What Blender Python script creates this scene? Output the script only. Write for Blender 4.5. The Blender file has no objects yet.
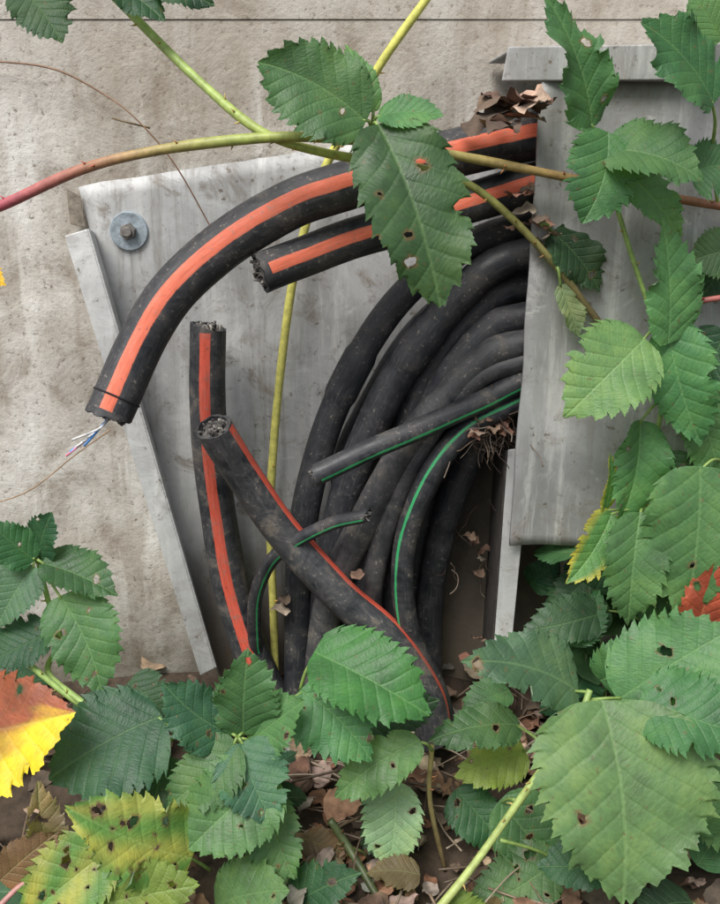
import bpy, math, random
from mathutils import Vector, noise
random.seed(7)
scene=bpy.context.scene

# ------------------------------------------------------------------ camera
PITCH=math.radians(18); T=math.tan(math.radians(25)); CAM=Vector((0,-1.0,0.62))
cam=bpy.data.cameras.new("camera"); camo=bpy.data.objects.new("camera",cam)
scene.collection.objects.link(camo); camo.location=CAM
camo.rotation_euler=(math.radians(90)-PITCH,0,0)
cam.sensor_fit='VERTICAL'; cam.sensor_height=24; cam.lens=12/T
cam.clip_start=0.02; cam.clip_end=500
scene.camera=camo
# camera-ray unprojection: image pixel + distance in front of the wall (m) -> world metres
def P(px,py,d):
    xs=(px-360)/452*T; ys=(452-py)/452*T
    dy=math.cos(PITCH)+ys*math.sin(PITCH); dz=-math.sin(PITCH)+ys*math.cos(PITCH)
    t=(1.0-d)/dy
    return Vector((t*xs,-1.0+t*dy,0.62+t*dz))
def mpp(px,py,d):
    ys=(452-py)/452*T
    return (1.0-d)/(math.cos(PITCH)+ys*math.sin(PITCH))*T/452

# ------------------------------------------------------------------ mesh accumulator
class Acc:
    def __init__(s): s.v=[];s.f=[];s.m=[];s.a=[];s.c=[]
    def add(s,v,a=(0,0,0),c=(1,1,1,0)):
        s.v.append(tuple(v)); s.a.append(tuple(a)); s.c.append(tuple(c)); return len(s.v)-1
    def face(s,f,m=0): s.f.append(tuple(f)); s.m.append(m)
    def build(s,name,mats,parent=None,smooth=True):
        me=bpy.data.meshes.new(name); me.from_pydata(s.v,[],s.f)
        for m in mats: me.materials.append(m)
        me.polygons.foreach_set('material_index',s.m)
        me.polygons.foreach_set('use_smooth',[smooth]*len(s.f))
        at=me.attributes.new('tc','FLOAT_VECTOR','POINT'); at.data.foreach_set('vector',[x for a in s.a for x in a])
        at=me.attributes.new('col','FLOAT_COLOR','POINT'); at.data.foreach_set('color',[x for a in s.c for x in a])
        me.update(); o=bpy.data.objects.new(name,me); scene.collection.objects.link(o)
        if parent: o.parent=parent
        return o
def empty(name):
    o=bpy.data.objects.new(name,None); scene.collection.objects.link(o); o.empty_display_size=.05; return o

# ------------------------------------------------------------------ node helpers
def mat(name):
    m=bpy.data.materials.new(name); m.use_nodes=True
    nt=m.node_tree; b=nt.nodes['Principled BSDF']; return m,nt,b
def N(nt,t,**k):
    n=nt.nodes.new(t)
    for a,v in k.items(): setattr(n,a,v)
    return n
def noi(nt,vec,scale,detail=4,rough=.6,dist=0):
    n=N(nt,'ShaderNodeTexNoise'); n.inputs['Scale'].default_value=scale; n.inputs['Detail'].default_value=detail
    n.inputs['Roughness'].default_value=rough; n.inputs['Distortion'].default_value=dist
    nt.links.new(vec,n.inputs['Vector']); return n.outputs['Fac']
def ramp(nt,fac,stops):
    n=N(nt,'ShaderNodeValToRGB'); e=n.color_ramp.elements
    while len(e)>len(stops): e.remove(e[-1])
    while len(e)<len(stops): e.new(1)
    for el,(p,c) in zip(e,stops):
        el.position=p; el.color=(c,c,c,1) if isinstance(c,(int,float)) else (*c,1)
    nt.links.new(fac,n.inputs[0]); return n.outputs[0]
def inp(nt,s,v):
    if isinstance(v,bpy.types.NodeSocket): nt.links.new(v,s)
    elif isinstance(v,(tuple,list)) and len(v)==3 and s.type=='RGBA': s.default_value=(*v,1)
    elif s.type=='RGBA' and isinstance(v,(int,float)): s.default_value=(v,v,v,1)
    else: s.default_value=v
def mix(nt,f,a,b,mode='MIX'):
    n=N(nt,'ShaderNodeMix',data_type='RGBA',blend_type=mode)
    inp(nt,n.inputs[0],f); inp(nt,n.inputs[6],a); inp(nt,n.inputs[7],b); return n.outputs[2]
def mth(nt,op,a,b=0,c=0):
    n=N(nt,'ShaderNodeMath',operation=op); inp(nt,n.inputs[0],a); inp(nt,n.inputs[1],b)
    if op in('MULTIPLY_ADD',): inp(nt,n.inputs[2],c)
    return n.outputs[0]
def bump(nt,h,strength,dist=.002):
    n=N(nt,'ShaderNodeBump'); n.inputs['Strength'].default_value=strength; n.inputs['Distance'].default_value=dist
    nt.links.new(h,n.inputs['Height']); return n.outputs[0]
def pos(nt): return N(nt,'ShaderNodeNewGeometry').outputs['Position']
def strch(nt,p,v):
    mp=N(nt,'ShaderNodeMapping'); mp.inputs['Scale'].default_value=v; nt.links.new(p,mp.inputs[0]); return mp.outputs[0]

# ------------------------------------------------------------------ materials
def m_concrete():
    m,nt,b=mat('concrete'); p=pos(nt)
    big=noi(nt,p,4.5,4,.6,.6); mid=noi(nt,p,17,7,.68,.4); fine=noi(nt,p,150,3,.7)
    c=ramp(nt,big,[(.3,(.34,.305,.255)),(.46,(.47,.44,.39)),(.56,(.56,.54,.50)),(.72,(.66,.65,.62))])
    c=mix(nt,ramp(nt,mid,[(.34,.9),(.47,.25),(.6,0)]),c,(.24,.20,.16))
    c=mix(nt,ramp(nt,mid,[(.58,0),(.70,.6)]),c,(.72,.71,.68))
    dr=noi(nt,strch(nt,p,(9,9,1.3)),1.8,6,.68,.5)
    c=mix(nt,ramp(nt,dr,[(.53,0),(.66,.6)]),c,(.72,.71,.67))
    c=mix(nt,ramp(nt,dr,[(.30,.7),(.46,0)]),c,(.22,.175,.13))
    c=mix(nt,ramp(nt,fine,[(.32,.8),(.42,0)]),c,(.15,.12,.09))
    sp=mth(nt,'MULTIPLY',ramp(nt,noi(nt,p,75,4,.7),[(.62,0),(.68,.8)]),ramp(nt,mid,[(.42,1),(.52,.1)]))
    c=mix(nt,sp,c,(.11,.09,.07))
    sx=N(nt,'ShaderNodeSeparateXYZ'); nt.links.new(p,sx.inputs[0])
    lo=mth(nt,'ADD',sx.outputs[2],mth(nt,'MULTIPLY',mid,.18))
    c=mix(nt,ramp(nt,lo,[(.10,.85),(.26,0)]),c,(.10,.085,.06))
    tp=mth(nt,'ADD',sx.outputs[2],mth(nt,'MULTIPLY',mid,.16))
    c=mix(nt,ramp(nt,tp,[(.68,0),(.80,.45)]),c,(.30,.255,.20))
    nt.links.new(c,b.inputs['Base Color']); b.inputs['Roughness'].default_value=.92
    nt.links.new(bump(nt,mth(nt,'MULTIPLY_ADD',fine,.35,mid),.6,.005),b.inputs['Normal']); return m
def m_galv(name,dirt_shade=0.0,lum=1.0):
    m,nt,b=mat(name); p=pos(nt)
    big=noi(nt,p,6,5,.62,.8); gr=noi(nt,p,26,7,.74,.6)
    c=ramp(nt,big,[(.3,(.27*lum,.272*lum,.265*lum)),(.5,(.40*lum,.405*lum,.405*lum)),(.68,(.55*lum,.56*lum,.56*lum))])
    st=noi(nt,strch(nt,p,(18,18,1.6)),2.2,7,.74,.3)
    c=mix(nt,ramp(nt,st,[(.52,0),(.66,.6)]),c,(.64,.64,.62))
    c=mix(nt,ramp(nt,st,[(.32,.65),(.46,0)]),c,(.20,.18,.15))
    c=mix(nt,ramp(nt,gr,[(.53,0),(.66,.5+dirt_shade*.25)]),c,(.20,.17,.135))
    c=mix(nt,ramp(nt,gr,[(.30,.65),(.42,0)]),c,(.66,.66,.64))
    c=mix(nt,mth(nt,'MULTIPLY',ramp(nt,noi(nt,p,120,4,.7),[(.60,0),(.66,.8)]),ramp(nt,gr,[(.47,0),(.56,1)])),c,(.12,.095,.07))
    if dirt_shade>0:
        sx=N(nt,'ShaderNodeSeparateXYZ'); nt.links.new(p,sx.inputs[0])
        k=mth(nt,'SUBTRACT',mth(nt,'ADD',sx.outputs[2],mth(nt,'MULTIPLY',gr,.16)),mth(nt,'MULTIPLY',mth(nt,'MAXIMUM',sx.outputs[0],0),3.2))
        c=mix(nt,ramp(nt,k,[(.10,.97),(.27,0)]),c,(.045,.035,.027))  # brown soiling, deepened low and rightwards to paint in the cavity's shade
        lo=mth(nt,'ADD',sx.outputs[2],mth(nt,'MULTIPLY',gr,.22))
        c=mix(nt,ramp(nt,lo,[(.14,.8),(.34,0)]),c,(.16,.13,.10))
    nt.links.new(c,b.inputs['Base Color']); b.inputs['Metallic'].default_value=.15
    nt.links.new(ramp(nt,gr,[(.3,.5),(.7,.85)]),b.inputs['Roughness'])
    nt.links.new(bump(nt,mth(nt,'MULTIPLY_ADD',gr,.3,big),.35,.008),b.inputs['Normal']); return m
def m_cable(name,stripe,half,base=(.013,.015,.020),dust=.42,soil=.25):
    m,nt,b=mat(name); p=pos(nt); a=N(nt,'ShaderNodeAttribute',attribute_name='tc'); sx=N(nt,'ShaderNodeSeparateXYZ'); nt.links.new(a.outputs['Vector'],sx.inputs[0])
    n1=noi(nt,p,34,7,.74,.5); n2=noi(nt,p,260,4,.7)
    cs=N(nt,'ShaderNodeCombineXYZ'); nt.links.new(mth(nt,'MULTIPLY',sx.outputs[0],3),cs.inputs[0]); nt.links.new(mth(nt,'MULTIPLY',sx.outputs[1],3),cs.inputs[1]); nt.links.new(mth(nt,'MULTIPLY',sx.outputs[2],14),cs.inputs[2])
    n3=noi(nt,cs.outputs[0],2.4,5,.72)
    c=mix(nt,ramp(nt,n1,[(.36,0),(.70,dust)]),base,(.13,.128,.128))
    c=mix(nt,ramp(nt,n3,[(.54,0),(.68,.34)]),c,(.16,.158,.16))
    if stripe:
        e=mth(nt,'ADD',sx.outputs[0],mth(nt,'MULTIPLY',mth(nt,'SUBTRACT',n1,.5),.03))
        f=ramp(nt,mth(nt,'SUBTRACT',e,math.cos(half)-.5),[(.496,0),(.504,1)])
        sc=ramp(nt,n3,[(.3,tuple(x*.72 for x in stripe)),(.5,stripe),(.7,tuple(min(1,x*.9+.06) for x in stripe))])
        c=mix(nt,mth(nt,'MULTIPLY',f,ramp(nt,n2,[(.60,1),(.70,.35)])),c,sc)
    c=mix(nt,ramp(nt,n1,[(.53,0),(.66,soil)]),c,(.18,.145,.11))
    c=mix(nt,mth(nt,'MULTIPLY',ramp(nt,n2,[(.60,0),(.66,.65)]),ramp(nt,n1,[(.44,.05),(.58,1)])),c,(.34,.30,.25))
    nt.links.new(c,b.inputs['Base Color'])
    nt.links.new(ramp(nt,n1,[(.35,.40),(.62,.75)]),b.inputs['Roughness'])
    nt.links.new(bump(nt,mth(nt,'MULTIPLY_ADD',n2,.3,n1),.36,.002),b.inputs['Normal']); return m
def m_plain(name,col,rough=.8,var=.5,scale=60,metal=0,bs=.4):
    m,nt,b=mat(name); p=pos(nt); n=noi(nt,p,scale,5,.7)
    c=ramp(nt,n,[(.3,tuple(x*(1-var) for x in col)),(.7,tuple(min(1,x*(1+var)) for x in col))])
    nt.links.new(c,b.inputs['Base Color']); b.inputs['Roughness'].default_value=rough; b.inputs['Metallic'].default_value=metal
    nt.links.new(bump(nt,n,bs,.003),b.inputs['Normal']); return m
def m_vcol(name,rough=.6,scale=90,var=.4):
    m,nt,b=mat(name); p=pos(nt); a=N(nt,'ShaderNodeAttribute',attribute_name='col'); n=noi(nt,p,scale,4,.65)
    c=mix(nt,1,a.outputs['Color'],ramp(nt,n,[(.3,1-var),(.7,1+var)]),'MULTIPLY')
    nt.links.new(c,b.inputs['Base Color']); b.inputs['Roughness'].default_value=rough
    return m
def m_leaf():
    m,nt,b=mat('bramble_leaf'); L=nt.links; p=pos(nt)
    a=N(nt,'ShaderNodeAttribute',attribute_name='col'); t=N(nt,'ShaderNodeAttribute',attribute_name='tc')
    sx=N(nt,'ShaderNodeSeparateXYZ'); L.new(t.outputs['Vector'],sx.inputs[0]); X,Y,Z=sx.outputs
    n1=noi(nt,p,26,4,.65); n2=noi(nt,p,150,3,.65)
    ax=mth(nt,'ABSOLUTE',X)
    yy=mth(nt,'SUBTRACT',Y,mth(nt,'MULTIPLY',mth(nt,'POWER',ax,.85),.66))
    yy=mth(nt,'ADD',yy,mth(nt,'MULTIPLY',mth(nt,'SUBTRACT',n1,.5),.06))
    ph=mth(nt,'ADD',mth(nt,'MULTIPLY',yy,8.0),mth(nt,'MULTIPLY',mth(nt,'GREATER_THAN',X,0),.35))
    fr=mth(nt,'ABSOLUTE',mth(nt,'SUBTRACT',mth(nt,'FRACT',ph),.5))
    vein=ramp(nt,fr,[(.0,1),(.045,0)]); mid=ramp(nt,ax,[(.004,1),(.014,0)])
    v=mth(nt,'MAXIMUM',mth(nt,'MULTIPLY',vein,.55),mid)
    cs=N(nt,'ShaderNodeCombineXYZ'); L.new(mth(nt,'MULTIPLY',ph,.5),cs.inputs[0]); L.new(mth(nt,'MULTIPLY',mth(nt,'ADD',Y,ax),9),cs.inputs[1]); L.new(Z,cs.inputs[2])
    net=noi(nt,cs.outputs[0],4.5,2,.5,.4)
    c=mix(nt,1,a.outputs['Color'],ramp(nt,n1,[(.3,(.66,.62,.72)),(.5,(1,1,1)),(.70,(1.55,1.3,1.15))]),'MULTIPLY')
    c=mix(nt,ramp(nt,net,[(.42,.25),(.5,0)]),c,mix(nt,1,a.outputs['Color'],.6,'MULTIPLY'))
    c=mix(nt,mth(nt,'MULTIPLY',v,.36),c,mix(nt,.5,mix(nt,1,a.outputs['Color'],(1.9,1.8,1.7),'MULTIPLY'),(.24,.36,.16)))
    c=mix(nt,ramp(nt,n2,[(.65,0),(.70,.6)]),c,(.15,.10,.045))
    g=N(nt,'ShaderNodeNewGeometry')
    c=mix(nt,g.outputs['Backfacing'],c,mix(nt,.55,c,(.26,.36,.22)))
    L.new(c,b.inputs['Base Color']); L.new(ramp(nt,n1,[(.3,.40),(.7,.58)]),b.inputs['Roughness'])
    b.inputs['Specular IOR Level'].default_value=.42
    hq=mth(nt,'MULTIPLY_ADD',net,1.1,mth(nt,'SUBTRACT',mth(nt,'MINIMUM',mth(nt,'MULTIPLY',fr,4),.6),mth(nt,'MULTIPLY',mid,.7)))
    L.new(bump(nt,hq,.55,.0010),b.inputs['Normal'])
    tr=N(nt,'ShaderNodeBsdfTranslucent'); L.new(mix(nt,1,c,(1.5,1.7,.7),'MULTIPLY'),tr.inputs[0])
    ms=N(nt,'ShaderNodeMixShader'); ms.inputs[0].default_value=.27; L.new(b.outputs[0],ms.inputs[1]); L.new(tr.outputs[0],ms.inputs[2])
    L.new(ms.outputs[0],nt.nodes['Material Output'].inputs[0]); return m
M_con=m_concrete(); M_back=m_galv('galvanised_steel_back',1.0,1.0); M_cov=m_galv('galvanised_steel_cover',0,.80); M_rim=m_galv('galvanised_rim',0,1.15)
ORANGE=(.68,.15,.08); RED=(.62,.095,.055); GREEN=(.03,.34,.12)
M_A=m_cable('black_sheath_orange_stripe',ORANGE,.30); M_R=m_cable('black_sheath_red_stripe',RED,.31,dust=.65,soil=.6)
M_K=m_cable('black_sheath',None,0,dust=.25,soil=.15); M_KD=m_cable('dusty_sheath',None,0,(.022,.024,.028),.6,.35)
M_G=m_cable('black_sheath_green_line',GREEN,.15,dust=.4,soil=.3)
M_core=m_plain('cable_core',(.13,.122,.115),.9,.9,300,bs=1); M_dark=m_plain('dark_inside',(.012,.012,.014),.9)
M_wire=m_vcol('wire_insulation',.7,300,.5); M_stem=m_vcol('bramble_stem',.5,120,.3); M_dead=m_vcol('dead_leaf',.9,70,.5)
M_soil=m_plain('soil',(.055,.038,.026),.97,.6,45,bs=1); M_leaf=m_leaf()
M_wash=m_plain('zinc_washer',(.32,.38,.42),.5,.4,80,.3); M_bolt=m_plain('rusty_nut',(.20,.185,.17),.55,.5,150,.3)

# ------------------------------------------------------------------ tubes
def spline(pts,n=10):
    pts=[Vector(p) for p in pts]; q=[2*pts[0]-pts[1]]+pts+[2*pts[-1]-pts[-2]]; out=[]
    for i in range(1,len(q)-2):
        p0,p1,p2,p3=q[i-1:i+3]
        for k in range(n):
            t=k/n; out.append(.5*((2*p1)+(p2-p0)*t+(2*p0-5*p1+4*p2-p3)*t*t+(3*p1-p0-3*p2+p3)*t**3))
    out.append(pts[-1]); return out
REF=Vector((0,-1,.3)).normalized()
def tube(acc,path,rad,ns=28,ang=0.0,twist=0.0,mi=0,cols=None,cap=True,irr=.0,seed=0):
    n=len(path); L=0; rings=[]
    for i,p in enumerate(path):
        t=(path[min(n-1,i+1)]-path[max(0,i-1)]).normalized()
        r=rad(i/(n-1)) if callable(rad) else rad
        a=REF-t*REF.dot(t)
        if a.length<1e-3: a=Vector((1,0,0))
        a.normalize(); b=t.cross(a)
        if i: L+=(path[i]-path[i-1]).length
        sa=ang+twist*i/(n-1); ring=[]
        c=cols(i/(n-1)) if cols else (1,1,1)
        for k in range(ns):
            th=2*math.pi*k/ns
            rr=r*(1+irr*noise.noise(Vector((L*22,seed*3.1,0))))
            ring.append(acc.add(p+(a*math.cos(th)+b*math.sin(th))*rr,(math.cos(th-sa),math.sin(th-sa),L),(*c,0)))
        rings.append(ring)
    for i in range(n-1):
        for k in range(ns):
            k2=(k+1)%ns; acc.face((rings[i][k],rings[i][k2],rings[i+1][k2],rings[i+1][k]),mi)
    if cap:
        acc.face(rings[0][::-1],mi); acc.face(rings[-1],mi)
    return rings
def cut_end(acc,path,r,ns,at_start=True,seed=0):
    """sawn end: ragged sheath rim, recessed dirty core, strands. slots:0 sheath 1 core 2 dark 3 wire"""
    rnd=random.Random(seed)
    e=path[0] if at_start else path[-1]; nx=path[1] if at_start else path[-2]
    o=(e-nx).normalized(); a=REF-o*REF.dot(o); a.normalize(); b=o.cross(a)
    cut=[.003*math.sin(k/ns*6.28+seed)+.0015*noise.noise(Vector((k*.45,seed,0)))+rnd.uniform(-.0006,.001) for k in range(ns)]
    def ring(rr,off,jit):
        R_=[]
        for k in range(ns):
            th=2*math.pi*k/ns
            R_.append(acc.add(e+o*(off+(cut[k] if off>.001 else 0)+rnd.uniform(-jit,jit))+(a*math.cos(th)+b*math.sin(th))*rr*(1+rnd.uniform(-jit,jit)*8),(-1,0,0),(.05,.05,.05,0)))
        return R_
    def join(A,B,mi):
        for k in range(ns):
            k2=(k+1)%ns; acc.face((A[k],A[k2],B[k2],B[k]),mi)
    r0=ring(r,-.0002,.0); r1=ring(r,.0036,.0002); r1b=ring(r,.0037,.0002); r2=ring(r*.84,.0037,.0006); r2b=ring(r*.84,.0036,.0004); r3=ring(r*.82,.0006,.0005); r4=ring(r*.5,.0016,.002); r5=ring(r*.2,.0012,.002)
    join(r0,r1,0);join(r1b,r2,0);join(r2b,r3,2);join(r3,r4,1);join(r4,r5,1); acc.face(r5,1)
    for k in range(34):
        th=rnd.uniform(0,6.28); q=rnd.uniform(.0,.84)**.6*r*.84; s=e+(a*math.cos(th)+b*math.sin(th))*q
        d=(o*.5+Vector((rnd.uniform(-1,1),rnd.uniform(-1,1),rnd.uniform(-1,1)))).normalized()
        g=rnd.choice([.04,.08,.14,.22,.34,.06]); c=(g,g*.93,g*.85)
        tube(acc,spline([s,s+o*.003,s+o*.004+d*rnd.uniform(.001,.004)],3),r*rnd.uniform(.04,.10),5,mi=3,cols=lambda t,c=c:c)
def cable(name,pts,w,mt,ang=0,twist=0,cut=(True,False),irr=.02,seed=0,band=None,extra=None,joint=None):
    acc=Acc(); path=spline([P(*p) for p in pts],12)
    for i in range(1,len(path)-1):
        path[i]=path[i]+Vector((noise.noise(Vector((i*.06,seed,0))),0,noise.noise(Vector((i*.06,seed,7)))))*.002
    r0=w/2*mpp(*pts[0]); r1=w/2*mpp(*pts[-1])
    def rf(t):
        r=r0+(r1-r0)*t
        if joint:
            for j in joint:
                if abs(t-j)<.04: r*=1.13
        return r
    tube(acc,path,rf,36,ang,twist,0,irr=irr,seed=seed,cap=False)
    if cut[0]: cut_end(acc,path,rf(0),36,True,seed)
    if cut[1]: cut_end(acc,path,rf(1),36,False,seed+9)
    if band:
        for bt in band:
            i=int(bt*(len(path)-1)); sub=path[i:i+2]; dd=(sub[1]-sub[0]).normalized()
            tube(acc,[sub[0],sub[0]+dd*.0016],rf(bt)*1.045,36,mi=2)
    if extra: extra(acc)
    return acc.build(name,[mt,M_core,M_dark,M_wire])
def fibres(acc):
    for i,(c,ex,ey) in enumerate([((.12,.35,.75),70,452),((.75,.25,.35),66,456),((.8,.8,.8),76,447),((.1,.3,.7),84,446),((.6,.6,.6),72,440)]):
        tube(acc,spline([P(112,414,.182),P(100,428,.19+.003*i),P(ex,ey,.195)],6),.0011,6,mi=3,cols=lambda t,c=c:c)
cable('power_cable',[(110,412,.188),(134,354,.170),(172,295,.155),(226,243,.145),(290,205,.14),(350,184,.13),(430,160,.11),(500,143,.09),(570,132,.075),(680,120,.06)],47,M_A,ang=.02,band=[.035],extra=fibres,seed=1)
cable('power_cable',[(264,272,.155),(300,258,.138),(350,240,.12),(410,222,.11),(470,203,.095),(530,184,.08),(600,172,.07),(690,160,.06)],41,M_A,ang=.15,twist=-.1,seed=2)
cable('power_cable',[(208,330,.05),(207,390,.05),(211,450,.048),(219,520,.045),(232,590,.045),(252,655,.05),(275,705,.05)],36,M_R,seed=3,irr=.03)
cable('power_cable',[(215,430,.135),(246,480,.118),(286,535,.11),(335,590,.115),(385,635,.12),(425,695,.125),(435,740,.13)],37,M_R,ang=-1.15,twist=-.3,seed=4,irr=.03)
B=[([(640,215,.05),(520,228,.06),(450,255,.06),(395,305,.06),(350,375,.055),(318,455,.05),(302,540,.05),(298,660,.05),(298,720,.05)],28,M_K),
([(640,240,.07),(520,255,.075),(465,290,.075),(415,350,.075),(375,420,.07),(345,500,.065),(328,590,.06),(322,700,.06)],33,M_K),
([(640,270,.05),(525,285,.06),(480,310,.06),(435,365,.06),(405,430,.055),(375,520,.05),(352,610,.05),(345,710,.05)],31,M_K),
([(640,300,.09),(520,318,.095),(490,330,.095),(455,370,.095),(425,425,.09),(395,490,.085),(365,560,.08),(350,640,.075),(346,720,.07)],29,M_K),
([(640,330,.10),(520,345,.11),(480,362,.11),(435,410,.11),(395,465,.105),(360,530,.10),(330,600,.09),(316,700,.08)],30,M_KD),
([(640,360,.07),(520,378,.08),(480,405,.08),(440,455,.08),(410,515,.075),(390,590,.07),(392,710,.06)],28,M_K),
([(640,385,.05),(520,402,.06),(485,430,.06),(460,480,.06),(440,540,.055),(430,610,.05),(428,710,.05)],27,M_K),
([(640,260,.03),(520,270,.03),(430,320,.03),(375,400,.03),(345,480,.028),(372,600,.03),(368,700,.03)],28,M_K),
([(640,290,.03),(540,320,.03),(470,400,.03),(430,480,.03),(415,580,.03),(410,700,.03)],30,M_K),
([(620,350,.12),(520,362,.115),(470,385,.115),(425,440,.11),(392,510,.105),(372,590,.10),(376,660,.09),(400,715,.08)],22,M_KD)]
for i,(pts,w,mt) in enumerate(B):
    cable('coiled_cable',pts,w,mt,cut=(False,False),seed=20+i,joint=[.42] if i in(1,) else ([.5] if i==0 else None),irr=.02)
cable('green_striped_cable',[(318,474,.165),(370,450,.152),(430,424,.138),(480,402,.127),(530,378,.116),(620,345,.10)],22,M_G,ang=.72,twist=-.1,seed=40)
cable('green_striped_cable',[(364,516,.145),(330,525,.133),(295,541,.12),(268,565,.10),(255,600,.08),(256,650,.06)],14,M_G,ang=-.5,seed=41)
cable('green_striped_cable',[(600,362,.08),(520,400,.11),(468,430,.12),(430,475,.125),(408,530,.12),(402,585,.115),(412,640,.11),(436,690,.105),(450,740,.10)],22,M_G,ang=-.1,twist=1.3,cut=(False,False),seed=42)

# ------------------------------------------------------------------ slabs
def slab(acc,front,thick,mi=0):
    a,b,c,d=front; n=(b-a).cross(d-a).normalized()
    if n.y>0 : n=-n
    f=[acc.add(p) for p in front]; k=[acc.add(p-n*thick) for p in front]
    acc.face(f,mi); acc.face(k[::-1],mi)
    for i in range(4):
        j=(i+1)%4; acc.face((f[j],f[i],k[i],k[j]),mi)
def finish(o,bev=.0015):
    import bmesh
    bm=bmesh.new(); bm.from_mesh(o.data); bmesh.ops.recalc_face_normals(bm,faces=bm.faces); bm.to_mesh(o.data); bm.free()
    for p in o.data.polygons: p.use_smooth=False
    md=o.modifiers.new('bevel','BEVEL'); md.width=bev; md.segments=2; md.limit_method='ANGLE'
def box(acc,x0,x1,y0,y1,z0,z1,mi=0):
    v=[acc.add((x,y,z)) for x in(x0,x1) for y in(y0,y1) for z in(z0,z1)]
    for f in((0,1,3,2),(4,6,7,5),(0,4,5,1),(2,3,7,6),(0,2,6,4),(1,5,7,3)): acc.face([v[i] for i in f],mi)
acc=Acc(); box(acc,-3,3,0,.25,-.15,.7255); box(acc,-3,3,-.0012,.25,.7258,1.9)
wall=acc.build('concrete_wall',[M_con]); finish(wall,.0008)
plate=empty('steel_back_plate'); acc=Acc()
nx,nz=40,40; A_,B_,C_,D_=P(78,186,.006),P(560,112,.006),P(560,700,.006),P(212,690,.006); g={}
for i in range(nx+1):
    for j in range(nz+1):
        u,v=i/nx,j/nz; p=(A_*(1-u)+B_*u)*(1-v)+(D_*(1-u)+C_*u)*v
        p.y+=.0035*noise.noise(Vector((p.x*9,0,p.z*9)))-.001
        if v==0: p.z+=.002*noise.noise(Vector((p.x*30,5,0)))
        g[i,j]=acc.add(p)
for i in range(nx):
    for j in range(nz): acc.face((g[i,j],g[i,j+1],g[i+1,j+1],g[i+1,j]))
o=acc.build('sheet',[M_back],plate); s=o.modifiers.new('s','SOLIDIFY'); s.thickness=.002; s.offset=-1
acc=Acc()
slab(acc,[P(64,236,.05),P(87,229,.052),P(215,668,.056),P(200,676,.056)],.0022)
a0=P(87,229,.0515); b0=P(215,668,.0555)
slab(acc,[a0,P(92,232,.0065),P(218,675,.0065),b0],.002)
o=acc.build('left_flange',[M_rim],plate); finish(o,.0012)
acc=Acc(); slab(acc,[P(66,188,.012),P(80,196,.010),P(86,228,.010),P(70,224,.014)],.0015); o=acc.build('torn_tab',[m_plain('rusted_tab',(.22,.19,.15),.7,.5,120)],plate); finish(o,.0005)
acc=Acc(); c=P(129,231,.008)
def disc(c,r,y0,y1,ns,mi,rot=0):
    A=[acc.add(c+Vector((r*math.cos(rot+6.2832*k/ns),-y0,r*math.sin(rot+6.2832*k/ns)))) for k in range(ns)]
    Bq=[acc.add(c+Vector((r*.97*math.cos(rot+6.2832*k/ns),-y1,r*.97*math.sin(rot+6.2832*k/ns)))) for k in range(ns)]
    for k in range(ns): acc.face((A[k],A[(k+1)%ns],Bq[(k+1)%ns],Bq[k]),mi)
    acc.face(Bq,mi)
disc(c,.0195,-.002,.0025,40,0); disc(c,.0085,.0022,.009,6,1,.3); disc(c,.0048,.0085,.012,20,1)
o=acc.build('bolt_and_washer',[M_wash,M_bolt],plate); finish(o,.0006)
cov=empty('steel_cable_cover'); acc=Acc()
nx,nz=40,40; x0,x1,z0,z1=.150,.66,.245,.664; yf=-.133
g=[[None]*(nz+1) for _ in range(nx+1)]
for i in range(nx+1):
    for j in range(nz+1):
        u,v=i/nx,j/nz
        x=x0+(x1-x0)*u+ (-.006*(1-v)+.0025*noise.noise(Vector((0,3,v*6))))*(1-u); z=z0+(z1-z0)*v - .02*(u)*(1-v)
        y=yf+.007*noise.noise(Vector((x*6,0,z*6)))-.008*max(0,1-u*12)**2
        g[i][j]=acc.add((x,y,z))
for i in range(nx):
    for j in range(nz): acc.face((g[i][j],g[i+1][j],g[i+1][j+1],g[i][j+1]))
o=acc.build('front_sheet',[M_cov],cov); s=o.modifiers.new('s','SOLIDIFY'); s.thickness=.0025; s.offset=1
acc=Acc(); slab(acc,[Vector((.121,-.1465,.690)),Vector((.66,-.1465,.698)),Vector((.66,-.1455,.667)),Vector((.117,-.1455,.664))],.0022); box(acc,.123,.66,-.143,-.006,.6865,.689)
o=acc.build('top_rim',[m_galv('weathered_rim',0,.95)],cov); finish(o,.001)
acc=Acc(); box(acc,.655,.659,-.125,-.006,.02,.655); o=acc.build('side_sheet',[M_rim],cov); finish(o,.001)
acc=Acc()
slab(acc,[P(508,450,.125),P(531,447,.128),P(511,652,.128),P(494,646,.125)],.002)
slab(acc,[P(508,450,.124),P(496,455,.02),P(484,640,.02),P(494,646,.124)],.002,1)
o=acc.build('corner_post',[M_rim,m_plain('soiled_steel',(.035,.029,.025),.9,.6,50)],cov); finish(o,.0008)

# ------------------------------------------------------------------ ground
acc=Acc(); n=150
xs=[(abs(u)**3*100+abs(u)*1.6)*(1 if u>0 else -1) for u in [(-1+2*i/n) for i in range(n+1)]]
ys=[-.0+.02-(v**4*120+v*2.0) for v in [j/n for j in range(n+1)]]
idx=[[acc.add((x,y,(.02*noise.noise(Vector((x*7,y*7,0)))+.008*noise.noise(Vector((x*30,y*30,3)))+.03*max(0,1+y/.12)-.012) if abs(x)<3 and y>-3 else -.012)) for y in ys] for x in xs]
for i in range(n):
    for j in range(n): acc.face((idx[i][j+1],idx[i+1][j+1],idx[i+1][j],idx[i][j]))
acc.build('ground',[M_soil])

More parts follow.
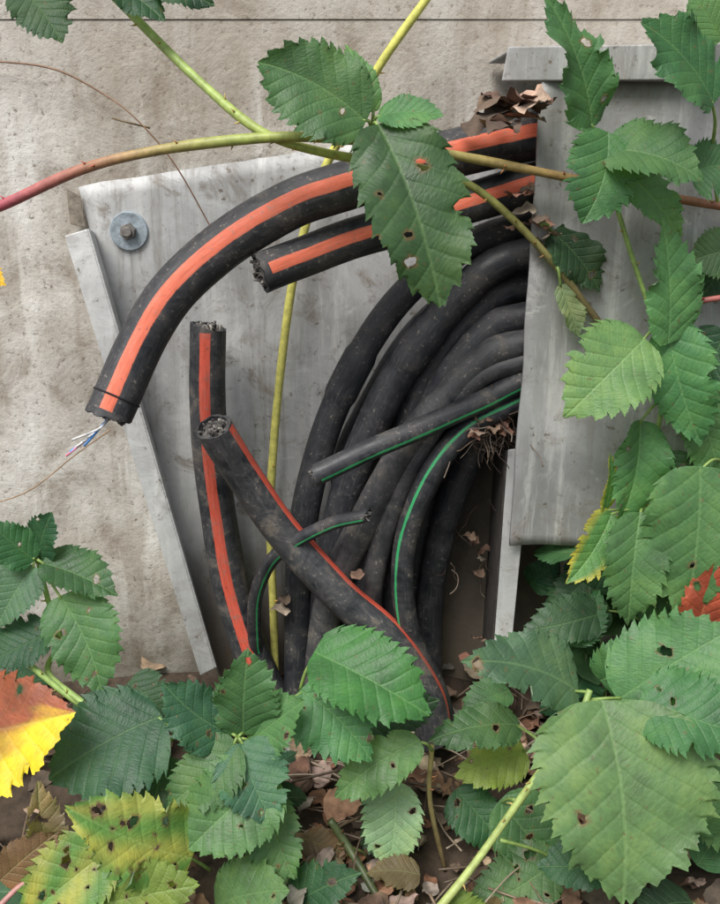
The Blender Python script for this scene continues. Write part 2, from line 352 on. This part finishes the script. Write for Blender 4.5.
# ------------------------------------------------------------------ leaves
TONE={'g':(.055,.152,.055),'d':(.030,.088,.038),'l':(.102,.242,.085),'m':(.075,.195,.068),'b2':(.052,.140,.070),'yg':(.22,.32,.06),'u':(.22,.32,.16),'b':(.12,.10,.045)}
BROWN=(.17,.11,.05)
def leaf(acc,base,tip,width,nrm,fold=.15,arch=.06,tone='g',holes=.0,seed=0,res=(96,12),mi=0,cfun=None,wav=.03,nteeth=12,skew=0,bites=0):
    rn=random.Random(seed); Y=(tip-base); L=Y.length; Y.normalize()
    Nn=(nrm-Y*nrm.dot(Y)).normalized(); X=Y.cross(Nn)
    NS,NT=res; ph=rn.uniform(0,6); ph2=rn.uniform(0,6)
    col=TONE[tone] if isinstance(tone,str) else tone; cv=rn.uniform(.75,1.22); yv=rn.uniform(.85,1.3); col=(col[0]*cv*yv,col[1]*cv,col[2]*cv)
    bend=rn.uniform(-.14,.14)+skew; tamp=[rn.uniform(.5,1.7) for _ in range(nteeth*2+8)]; tw=rn.uniform(0,6)
    bt=[(rn.uniform(.25,.9),rn.choice([-1,1]),rn.uniform(.02,.05),rn.uniform(.15,.4)) for _ in range(bites)]
    wl=rn.uniform(.86,1.14); a2=rn.uniform(.62,.86); m0=.45/(.45+a2); nf=m0**.45*(1-m0)**a2
    F=lambda s:(max(s,0)**.45*(1-s)**a2)/nf*min(1,(1-s)/.22+1e-6)**.35
    hs=[]
    nh=int(holes*50*rn.uniform(.6,1.4)+.5) if holes else 0
    for _ in range(nh):
        s_=rn.uniform(.12,.88)
        hs.append((rn.uniform(-.75,.75)*width/2*F(s_)/L,s_,rn.choice([.012,.016,.022,.03,.042])*rn.uniform(.7,1.2),rn.uniform(0,6)))
    def qrad(h,dx,dy): an=math.atan2(dy,dx); return h[2]*(1+.25*math.sin(an*2+h[3])+.15*math.sin(an*5+h[3]*2))
    pos_={}; xy={}
    for i in range(NS+1):
        s=i/NS; f=F(s); w=width/2*f
        for j in range(-NT,NT+1):
            t=j/NT; at=abs(t); sg=1 if t>=0 else -1
            tp_=s*nteeth+.35*math.sin(s*5+tw)+.4*(sg>0); k_=int(tp_+2)%len(tamp); tooth=tp_%1.0; t2=(tp_*3)%1.0
            e=(at**7)*((tooth**.8-.5)*.20*tamp[k_]+(t2-.5)*.055)*(1 if .03<s<.985 else 0)*min(1,.75/max(f,.3))
            for (bs,bsg,bw,bd) in bt:
                if bsg==sg and abs(s-bs)<bw: e-=bd*(1-((s-bs)/bw)**2)**.5*at**2
            x=sg*at*w*(1+e)*(wl if sg>0 else 2-wl)
            y=s*L+ (at**7)*max(e,-.1)*L*.18 - .05*L*at*at*(1-s)*(1 if s<.25 else 1)*f*.5
            z=fold*abs(x)+arch*L*4*s*(1-s)-abs(x)*abs(x)/max(width,1e-4)*fold*.9
            z+=wav*L*at*at*(math.sin(s*8+ph+sg)+.5*math.sin(s*19+ph2*sg))*(s*(1-s)*4)**.5
            qv=((s-(abs(x)/L)**.85*.66)*8.0+.35*(sg>0))%1.0
            z+=.0019*L*math.cos(2*math.pi*qv)*min(1,at*3)
            xc=x/L; pos_[i,j]=[x+bend*L*s*(1-s)*2,y,z]; xy[i,j]=(xc,s,t)
    removed=set()
    if hs:
        for i in range(NS):
            for j in range(-NT,NT):
                mx=sum(xy[q][0] for q in((i,j),(i+1,j),(i,j+1),(i+1,j+1)))/4; my=(i+.5)/NS
                for h in hs:
                    dx=mx-h[0]; dy=my-h[1]
                    if abs(dx)<.08 and abs(dy)<.08 and math.hypot(dx,dy)<qrad(h,dx,dy): removed.add((i,j)); break
        for (i,j) in list(pos_):
            if abs(j)==NT or i in(0,NS): continue
            adj=[(i,j),(i-1,j),(i,j-1),(i-1,j-1)]; k=sum(q in removed for q in adj)
            if 0<k<4:
                xc,s,t=xy[i,j]; h=min(hs,key=lambda h:abs(math.hypot(xc-h[0],s-h[1])-h[2]))
                dx=xc-h[0]; dy=s-h[1]; dd=math.hypot(dx,dy)
                if dd>1e-4:
                    q=qrad(h,dx,dy)/dd; lim=.018
                    mx_=max(-lim,min(lim,dx*(q-1))); my_=max(-lim,min(lim,dy*(q-1)))
                    pos_[i,j][0]+=mx_*L; pos_[i,j][1]+=my_*L
    ids={}
    for (i,j),(x,y,z) in pos_.items():
        xc,s,t=xy[i,j]; cc=cfun(s,t,rn) if cfun else col; rim=0
        for h in hs:
            dx=xc-h[0]; dy=s-h[1]
            if math.hypot(dx,dy)<qrad(h,dx,dy)+.012: rim=.8
        if rim: cc=tuple(cc[k]*(1-rim)+BROWN[k]*rim for k in range(3))
        ids[i,j]=acc.add(base+X*x+Y*y+Nn*z,(xc,s,seed%17*1.0),(*cc,0))
    for i in range(NS):
        for j in range(-NT,NT):
            if (i,j) not in removed: acc.face((ids[i,j],ids[i,j+1],ids[i+1,j+1],ids[i+1,j]),mi)
def LP(acc,bx,by,bd,tx,ty,td,w,tone='g',holes=.04,fold=.2,arch=.06,tilt=(0,.35),node=None,seed=None,cfun=None,wav=.03,skew=0,bites=None):
    b=P(bx,by,bd); t=P(tx,ty,td); sc=(mpp(bx,by,bd)+mpp(tx,ty,td))/2
    sd=seed if seed is not None else int(bx*7+by*13+tx)
    rn=random.Random(sd+1)
    n=Vector((tilt[0]+rn.uniform(-.25,.25),-1,tilt[1]+.2+rn.uniform(-.25,.25))).normalized()
    leaf(acc,b,t,w*sc,n,fold*rn.uniform(.6,1.5),arch*rn.uniform(.5,1.5),tone,holes,sd,cfun=cfun,wav=wav*rn.uniform(.9,2.0),skew=skew,bites=rn.choice([0,0,1,2]) if bites is None else bites)
    if node:
        q=P(*node); m_=(q+b)/2+Vector((0,-.004,.004))
        tube(acc,spline([q,m_,b+(t-b)*.03],5),lambda s:.0017-.0006*s,7,mi=1,cols=lambda s:(.20,.30,.08))
def stem(acc,pts,w0,w1,c0,c1,thorns=0,seed=0,cm=None,ns=12,cs=.42):
    path=spline([P(*p) for p in pts],10); r0=w0/2*mpp(*pts[0]); r1=w1/2*mpp(*pts[-1])
    def cf(t):
        if cm:
            if t<cs: a,b_,u=c0,cm,(t/cs)**1.6
            else: a,b_,u=cm,c1,(t-cs)/(1-cs)
        else: a,b_,u=c0,c1,t
        return tuple(a[i]+(b_[i]-a[i])*u for i in range(3))
    tube(acc,path,lambda t:(r0+(r1-r0)*t),ns,mi=1,cols=cf,irr=.12,seed=seed)
    rn=random.Random(seed)
    for k in range(thorns):
        i=rn.randrange(2,len(path)-3); t=(path[i+1]-path[i]).normalized(); d=Vector((rn.uniform(-1,1),rn.uniform(-1,.2),rn.uniform(-1,1))); d=(d-t*d.dot(t)).normalized()
        u=i/len(path); r=r0+(r1-r0)*u; s=path[i]+d*r*.7; c=cf(u); c=(c[0]*1.2+.05,c[1]*.8,c[2]*.8)
        tube(acc,[s,s+d*.0025-t*.0006,s+d*.0055-t*.0025],lambda q:.0013*(1-q*.9),6,mi=1,cols=lambda q,c=c:c)
GR=(.24,.34,.06);YG=(.58,.58,.13);BR=(.14,.10,.05);PG=(.26,.38,.11)
SM=[M_leaf,M_stem,M_dead]
# ---- upper bramble
acc=Acc()
stem(acc,[(-60,225,.16),(0,206,.17),(80,170,.18),(160,150,.19),(260,138,.20),(330,138,.20),(400,146,.19),(470,158,.18),(540,172,.17),(620,188,.16),(720,206,.15),(800,215,.15)],11,8,(.40,.05,.12),(.26,.07,.06),26,3,cm=(.30,.36,.09),cs=.34)
stem(acc,[(90,-30,.12),(145,28,.14),(200,82,.16),(262,132,.19),(330,154,.19),(400,164,.18),(460,180,.17),(505,212,.16),(555,265,.15),(605,330,.14)],10,7,PG,BR,18,4,cm=(.36,.42,.10))
LP(acc,366,122,.215,257,62,.22,96,'g',.02,.25,.05,(.1,.3),(372,132,.20),wav=.04,bites=0)
LP(acc,374,112,.205,345,44,.19,34,'l',0,.3,.05,(.7,.1),(372,132,.20))
LP(acc,378,116,.21,444,116,.22,42,'m',0,.3,.06,(-.1,.7),(372,132,.20),bites=0)
LP(acc,378,124,.215,440,308,.255,106,'g',.10,.22,.07,(.15,.25),(372,132,.20),wav=.035,skew=-.02,bites=1)
LP(acc,592,128,.19,545,-4,.2,70,'g',.05,.35,.04,(.4,.2),(602,150,.17),wav=.05,bites=1)
LP(acc,714,104,.20,640,22,.21,86,'g',.0,.3,.05,(0,.5),(712,150,.17))
LP(acc,608,132,.2,582,224,.22,76,'m',.0,.2,.06,(.2,.2),(602,150,.17))
LP(acc,605,150,.2,704,182,.22,82,'g',.0,.25,.08,(0,.9),(602,150,.17))
LP(acc,606,156,.18,680,238,.17,54,'l',.0,.2,.04,(-.3,.3),(602,150,.17))
LP(acc,690,172,.18,735,165,.18,60,'g',0,.2)
LP(acc,668,344,.19,662,218,.19,66,'l',.0,.3,.05,(.3,.2),(662,322,.17))
LP(acc,645,338,.19,564,418,.215,90,'l',.01,.2,.06,(.1,.3),(655,330,.17))
LP(acc,668,325,.18,702,445,.19,68,'m',.0,.2,.05,(-.2,.2),(662,322,.17))
LP(acc,690,395,.17,718,490,.17,62,'l',0,.2)
LP(acc,640,420,.17,618,526,.18,62,'l',.03,.3,.04,(.3,.2),(662,400,.16))
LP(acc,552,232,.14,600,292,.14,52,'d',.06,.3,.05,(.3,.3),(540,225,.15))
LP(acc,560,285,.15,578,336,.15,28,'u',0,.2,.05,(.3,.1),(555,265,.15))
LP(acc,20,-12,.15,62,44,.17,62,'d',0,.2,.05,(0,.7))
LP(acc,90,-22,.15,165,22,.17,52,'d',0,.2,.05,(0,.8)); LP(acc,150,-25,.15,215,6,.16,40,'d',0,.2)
LP(acc,-30,250,.1,6,286,.12,30,(.6,.5,.05),0,.2)
stem(acc,[(602,150,.17),(612,190,.165),(630,250,.16),(655,330,.165),(662,400,.16),(650,470,.16),(640,560,.17)],5,5,PG,PG,6,7)
stem(acc,[(655,330,.17),(690,305,.172),(724,297,.175),(760,290,.17)],6,6,(.30,.10,.08),(.34,.10,.09),5,8)
stem(acc,[(712,150,.17),(718,205,.15)],4,4,PG,PG)
LP(acc,726,330,.16,690,392,.16,56,'d',.02,.2); LP(acc,740,240,.15,700,300,.15,54,'d',.0,.2)
LP(acc,735,420,.15,672,400,.15,54,'u',.02,.2); LP(acc,722,40,.17,690,-10,.17,60,'m',0,.2); LP(acc,735,250,.17,688,262,.17,50,'g',0,.2)
acc.build('bramble_plant',SM)
# ---- right-hand bramble
acc=Acc()
def edgeyel(s,t,rn):
    k=min(1,max(0,abs(t)*1.5-.75)); g=(.10,.25,.07); y=(.60,.50,.05); return tuple(g[i]+(y[i]-g[i])*k for i in range(3))
LP(acc,612,512,.18,566,584,.21,48,'l',0,.25,.05,(.3,.2),(640,512,.17),cfun=edgeyel)
LP(acc,604,512,.18,610,452,.19,20,'l',0,.4,.05,(.5,.2),(640,512,.17),cfun=edgeyel)
LP(acc,700,466,.19,684,616,.21,106,'m',.02,.2,.06,(.1,.4),(720,460,.17))
LP(acc,640,512,.19,628,626,.21,68,'l',.0,.25,.06,(.3,.2),(640,512,.17))
LP(acc,670,530,.17,655,610,.18,54,'d',.02,.2)
LP(acc,662,455,.16,700,515,.17,50,'d',.02,.2)
LP(acc,690,650,.2,716,560,.21,64,(.33,.085,.045),.02,.3,.05,(.2,.3))
LP(acc,610,610,.14,522,632,.16,48,'d',0,.2,.05,(0,.9),(640,620,.14))
LP(acc,590,575,.10,545,612,.12,44,'d',0,.2,.05,(0,.6),(600,600,.08)); LP(acc,596,590,.11,630,545,.12,46,'d',0,.2,.05,(0,.6)); LP(acc,560,640,.15,600,590,.13,46,'g',0,.2,.05,(0,.8)); LP(acc,530,585,.07,560,560,.08,34,'d',0)
LP(acc,655,590,.14,690,640,.17,60,'m',.02,.2,.05,(0,.6)); LP(acc,720,600,.15,660,590,.17,50,'d',0,.2)
stem(acc,[(720,690,.25),(700,640,.2),(668,600,.17),(650,560,.17),(640,512,.17)],6,4,PG,PG,5,12)
stem(acc,[(425,925,.36),(470,870,.34),(520,800,.32),(556,750,.31),(580,715,.31),(590,690,.3)],9,6,(.36,.42,.14),PG,9,14)
stem(acc,[(556,750,.31),(600,715,.32),(660,730,.33),(740,745,.34)],5,5,PG,PG,3,15)
LP(acc,602,700,.33,622,906,.40,180,'l',.02,.12,.05,(.1,.7),(585,705,.31),wav=.03,bites=0)
LP(acc,618,700,.30,735,628,.30,114,'l',.05,.2,.05,(0,.9),(590,700,.3),wav=.03)
LP(acc,640,700,.33,745,735,.36,90,'m',.04,.2,.05,(0,.8),(600,712,.31))
LP(acc,578,692,.29,460,662,.31,74,'b2',.02,.2,.06,(0,.9),(590,695,.3))
LP(acc,600,680,.22,660,640,.25,60,'m',.02,.2,.05,(0,.8))
LP(acc,520,725,.27,428,742,.29,48,'g',.02,.2,.06,(0,1.0),(548,752,.3))
LP(acc,525,750,.24,455,778,.26,50,'yg',.05,.2,.05,(.2,.8),(548,752,.3))
LP(acc,500,800,.28,578,884,.31,78,'m',.10,.2,.05,(-.2,.8),(515,800,.31))
LP(acc,560,858,.31,465,915,.34,66,'m',.08,.2,.05,(0,.9),(500,840,.33))
LP(acc,690,770,.31,740,850,.33,70,'m',.04,.2,.05,(0,.7))
LP(acc,455,790,.24,505,850,.27,52,'g',.1,.2,.05,(0,.7))
LP(acc,440,905,.34,500,925,.35,52,'yg',.05)
stem(acc,[(700,770,.30),(708,720,.31),(712,680,.3)],5,4,PG,PG)
acc.build('bramble_plant',SM)
# ---- lower middle / left brambles
acc=Acc()
nd=(238,738,.30)
LP(acc,314,652,.27,430,716,.31,88,(.045,.19,.048),0,.28,.07,(0,.8),(300,690,.27),wav=.04,bites=0)
LP(acc,300,690,.28,372,762,.31,78,'m',.06,.2,.06,(0,.8),nd)
LP(acc,243,735,.30,248,648,.30,66,'g',.04,.25,.05,(0,.8),nd)
LP(acc,233,735,.30,162,682,.31,64,'b2',.03,.22,.05,(0,.8),nd)
LP(acc,236,742,.31,166,808,.34,66,'g',.0,.2,.05,(0,.8),nd)
LP(acc,242,742,.31,276,824,.35,74,'b2',.05,.2,.05,(0,.6),nd)
LP(acc,250,742,.3,305,700,.31,60,'m',.03,.2,.05,(0,.9),nd)
LP(acc,272,772,.32,188,850,.36,92,'m',.02,.22,.06,(0,.8),(262,770,.31),skew=.03)
LP(acc,262,790,.31,295,880,.35,60,'m',.02,.2,.05,(0,.7))
stem(acc,[(238,738,.30),(262,775,.30),(290,830,.27),(300,880,.25)],5,6,PG,PG,4,21)
LP(acc,162,716,.29,48,780,.33,112,'b2',.0,.2,.06,(0,.8),(175,735,.29),skew=-.03,bites=0)
LP(acc,165,755,.30,140,840,.34,70,'d',.0,.2,.05,(0,.8),(175,735,.29))
LP(acc,130,680,.24,172,716,.26,50,'d',.1,.2)
stem(acc,[(175,735,.29),(200,760,.28),(225,830,.25)],4,5,PG,PG,2,22)
def redyel(s,t,rn):
    k=min(1,max(0,(t*.8+.20+.18*math.sin(s*9)+.1*math.sin(t*13))*2.2)); a=(.80,.62,.03); b_=(.33,.10,.05); return tuple(a[i]+(b_[i]-a[i])*(1-k) for i in range(3))
LP(acc,-60,735,.31,76,712,.34,128,'g',.02,.1,.06,(0,.5),(-40,760,.3),cfun=redyel,seed=5)
def halfyel(s,t,rn):
    k=.5+.5*math.sin(s*7+t*5); a=(.12,.27,.06); b_=(.34,.38,.08); return tuple(a[i]+(b_[i]-a[i])*k for i in range(3))
LP(acc,192,858,.36,64,805,.39,90,'yg',.22,.2,.05,(0,.8),(210,870,.33),cfun=halfyel,bites=3)
LP(acc,110,850,.37,20,925,.40,80,'yg',.15,.2,.05,(0,.7),cfun=halfyel)
LP(acc,60,865,.36,38,780,.36,40,(.20,.17,.08),.1,.35,.05,(.4,.6))
LP(acc,0,880,.38,60,830,.37,50,(.28,.16,.08),.05)
stem(acc,[(-10,915,.4),(30,882,.38),(70,905,.38),(130,925,.38)],6,5,(.4,.2,.18),(.4,.2,.18),3,25)
LP(acc,215,905,.35,290,890,.37,70,'m',.02,.2,.05,(0,.9)); LP(acc,288,880,.33,242,858,.34,48,'u',.03,.2,.05,(0,.9))
LP(acc,292,905,.34,362,872,.35,52,'d',.02,.2,.05,(0,.9)); LP(acc,100,905,.39,200,885,.39,66,'yg',.1)
LP(acc,420,740,.29,335,798,.30,50,'m',.02,.35,.05,(.3,.8),(432,750,.28))
LP(acc,395,782,.27,388,868,.30,60,'u',.04,.12,.05,(0,.6),(405,770,.27))
stem(acc,[(432,745,.27),(430,800,.27),(445,870,.27)],5,5,(.35,.30,.12),BR,3,26)
stem(acc,[(405,770,.27),(392,850,.25),(380,920,.3)],3,3,BR,BR,0,27)
stem(acc,[(330,820,.28),(350,850,.29),(385,910,.33)],8,8,(.06,.08,.03),(.06,.08,.03),4,28)
LP(acc,365,722,.22,440,700,.22,44,'d',.0)
acc.build('bramble_plant',SM)
acc=Acc(); nd=(38,562,.18)
LP(acc,34,560,.19,-14,522,.20,44,'g',.02,.2,.05,(0,.7),nd); LP(acc,38,558,.18,52,512,.19,42,'d',.02,.2,.05,(0,.6),nd)
LP(acc,42,563,.19,118,596,.21,50,'g',.02,.3,.06,(0,.9),nd); LP(acc,34,566,.19,-4,630,.22,56,'b2',.0,.2,.05,(0,.7),nd)
LP(acc,60,596,.2,102,694,.24,74,'g',.12,.2,.06,(0,.7),nd); LP(acc,50,632,.21,-14,664,.23,56,'d',.02,.2,.05,(0,.9),(60,640,.2))
stem(acc,[(38,562,.18),(48,600,.19),(60,640,.2),(48,672,.22),(85,705,.25),(120,740,.25)],5,7,PG,PG,4,31)
stem(acc,[(30,665,.23),(60,690,.24),(90,712,.25)],6,6,PG,PG,3,32)
acc.build('bramble_plant',SM)
acc=Acc(); stem(acc,[(445,-25,.06),(420,8,.06),(380,65,.055),(350,120,.04),(318,185,.03),(295,270,.03),(283,350,.03),(274,440,.03),(270,520,.03),(273,600,.035),(276,700,.04)],9,8,YG,(.54,.50,.14),10,41,cm=(.56,.54,.13)); acc.build('bramble_shoot',SM)
acc=Acc(); stem(acc,[(-20,60,.01),(50,68,.02),(100,92,.02),(135,118,.03),(175,165,.03),(215,235,.03)],2.2,1.6,(.22,.13,.08),(.22,.13,.08),0,42,ns=6)
stem(acc,[(112,118,.02),(126,122,.025),(150,128,.02)],2,2,BR,BR,0,43,ns=6); stem(acc,[(-10,505,.01),(30,490,.02),(75,455,.02),(110,430,.03)],1.5,1.5,(.3,.2,.12),(.3,.2,.12),0,44,ns=6)
acc.build('dry_vine',SM)

# ---- undergrowth: deep fill
acc=Acc(); rn=random.Random(11)
def fill(n,x0,x1,y0,y1,z0,z1,s0,s1,tones,skip=None,res=(36,5)):
    for i in range(n):
        p=Vector((rn.uniform(x0,x1),rn.uniform(y0,y1),rn.uniform(z0,z1)))
        if skip and skip(p): continue
        a=rn.uniform(0,6.28); d=Vector((math.cos(a),math.sin(a)*.8,rn.uniform(-.5,.3))).normalized(); L=rn.uniform(s0,s1)
        leaf(acc,p,p+d*L,L*rn.uniform(.55,.75),Vector((rn.uniform(-.5,.5),rn.uniform(-1,.1),1)),.2,.06,rn.choice(tones),0,rn.randrange(9999),res,nteeth=9,bites=rn.choice([0,1,2]))
        if rn.random()<.5:
            q=Vector((p.x+rn.uniform(-.03,.03),p.y+rn.uniform(-.03,.03),-.01)); tube(acc,spline([q,(p+q)/2+Vector((.01,0,0)),p],4),.0014,6,mi=1,cols=lambda s:(.12,.15,.05))
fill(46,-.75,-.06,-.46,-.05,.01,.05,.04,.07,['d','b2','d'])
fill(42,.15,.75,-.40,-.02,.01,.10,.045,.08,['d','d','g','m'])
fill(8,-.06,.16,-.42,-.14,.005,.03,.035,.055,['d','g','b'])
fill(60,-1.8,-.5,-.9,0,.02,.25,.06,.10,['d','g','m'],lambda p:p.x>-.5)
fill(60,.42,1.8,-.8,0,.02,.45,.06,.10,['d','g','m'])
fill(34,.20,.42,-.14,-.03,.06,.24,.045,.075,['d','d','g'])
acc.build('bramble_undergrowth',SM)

# ---- litter
acc=Acc(); rn=random.Random(5)
DC=[(.20,.12,.07),(.28,.20,.13),(.13,.08,.05),(.09,.06,.04),(.36,.30,.22),(.17,.10,.055),(.10,.075,.055),(.22,.20,.17)]
def dead(p,L,c):
    a=rn.uniform(0,6.28); d=Vector((math.cos(a),math.sin(a),rn.uniform(-.25,.35))).normalized()
    leaf(acc,p,p+d*L,L*rn.uniform(.45,.8),Vector((rn.uniform(-.7,.7),rn.uniform(-1,.3),1)),rn.uniform(-.3,.9),rn.uniform(-.15,.2),c,0,rn.randrange(9999),(12,3),2,wav=.10,nteeth=4)
for i in range(1100):
    x=rn.uniform(-.9,.9) if i%3 else rn.uniform(-.1,.3); y=-rn.uniform(.0,.6)
    dead(Vector((x,y,.02*noise.noise(Vector((x*7,y*7,0)))+.03*max(0,1+y/.12)-.006+rn.uniform(0,.014))),rn.uniform(.010,.040),rn.choice(DC))
for i in range(260):
    x=rn.uniform(-.6,.6) if i%2 else rn.uniform(-.05,.25); y=-rn.uniform(.02,.5); a=rn.uniform(0,3.14); L=rn.uniform(.02,.09); z=rn.uniform(.002,.018)
    p=Vector((x,y,z)); d=Vector((math.cos(a),math.sin(a),rn.uniform(-.1,.2)))*L; g=rn.choice([(.17,.12,.08),(.10,.07,.05),(.24,.19,.14)])
    tube(acc,spline([p,p+d*.5+Vector((rn.uniform(-.006,.006),rn.uniform(-.006,.006),rn.uniform(-.004,.008))),p+d],4),rn.uniform(.0005,.0016),6,mi=1,cols=lambda s,g=g:g)
acc.build('leaf_litter',SM)
acc=Acc()
for cx,cy,sx_,sy_,n_,d0,big in[(508,112,14,16,14,.155,1.6),(532,200,8,25,8,.15,1),(540,235,10,12,5,.15,1),(488,428,22,9,13,.13,.9),(362,580,3,3,1,.14,.9),(290,608,5,3,2,.08,1.1),(470,555,14,30,5,.05,.9),(482,650,14,14,7,.07,.9)]:
    for i in range(n_):
        dead(P(cx+rn.uniform(-sx_,sx_),cy+rn.uniform(-sy_,sy_),d0+rn.uniform(-.015,.01)),rn.uniform(.012,.030)*big,rn.choice([(.20,.13,.09),(.16,.10,.07),(.32,.25,.19),(.22,.13,.09),(.12,.08,.06)]))
acc.build('dead_leaf_clump',SM)
acc=Acc()
for i in range(60):
    px,py,d=(rn.gauss(488,14),rn.gauss(428,13),rn.uniform(.10,.14)) if i<45 else (rn.uniform(430,490),rn.uniform(440,580),rn.uniform(.03,.09))
    p=P(px,py,d); dr=Vector((rn.uniform(-1,1),rn.uniform(-.3,.3),rn.uniform(-1.2,.4))).normalized(); pts=[p]
    for k in range(rn.randrange(4,7)):
        dr=(dr+Vector((rn.uniform(-1,1),rn.uniform(-.5,.5),rn.uniform(-1,.7)))*.7).normalized(); p=p+dr*.008; pts.append(p)
    g=rn.choice([(.12,.085,.06),(.07,.05,.04),(.18,.14,.11)])
    tube(acc,spline(pts,3),rn.uniform(.0003,.0007),4,mi=1,cols=lambda s,g=g:g)
acc.build('dry_roots',SM)

# ------------------------------------------------------------------ light (soft hazy daylight)
w=bpy.data.worlds.new("World"); scene.world=w; w.use_nodes=True; nt=w.node_tree; bg=nt.nodes['Background']
sky=nt.nodes.new('ShaderNodeTexSky'); sky.sky_type='NISHITA'; sky.sun_disc=False
EL=math.radians(55); AZ=math.radians(210)
sky.sun_elevation=EL; sky.sun_rotation=AZ; sky.air_density=1; sky.dust_density=3
hs=nt.nodes.new('ShaderNodeHueSaturation'); hs.inputs['Saturation'].default_value=.45
nt.links.new(sky.outputs[0],hs.inputs['Color']); nt.links.new(hs.outputs[0],bg.inputs[0]); bg.inputs[1].default_value=.15
sd=bpy.data.lights.new('sun','SUN'); sd.energy=3.7; sd.angle=math.radians(30); sd.color=(1,.965,.915)
so=bpy.data.objects.new('sun',sd); scene.collection.objects.link(so)
dirv=Vector((math.sin(AZ)*math.cos(EL),math.cos(AZ)*math.cos(EL),math.sin(EL)))
so.rotation_euler=dirv.to_track_quat('Z','Y').to_euler()
scene.view_settings.view_transform='Standard'; scene.view_settings.look='None'; scene.view_settings.exposure=0
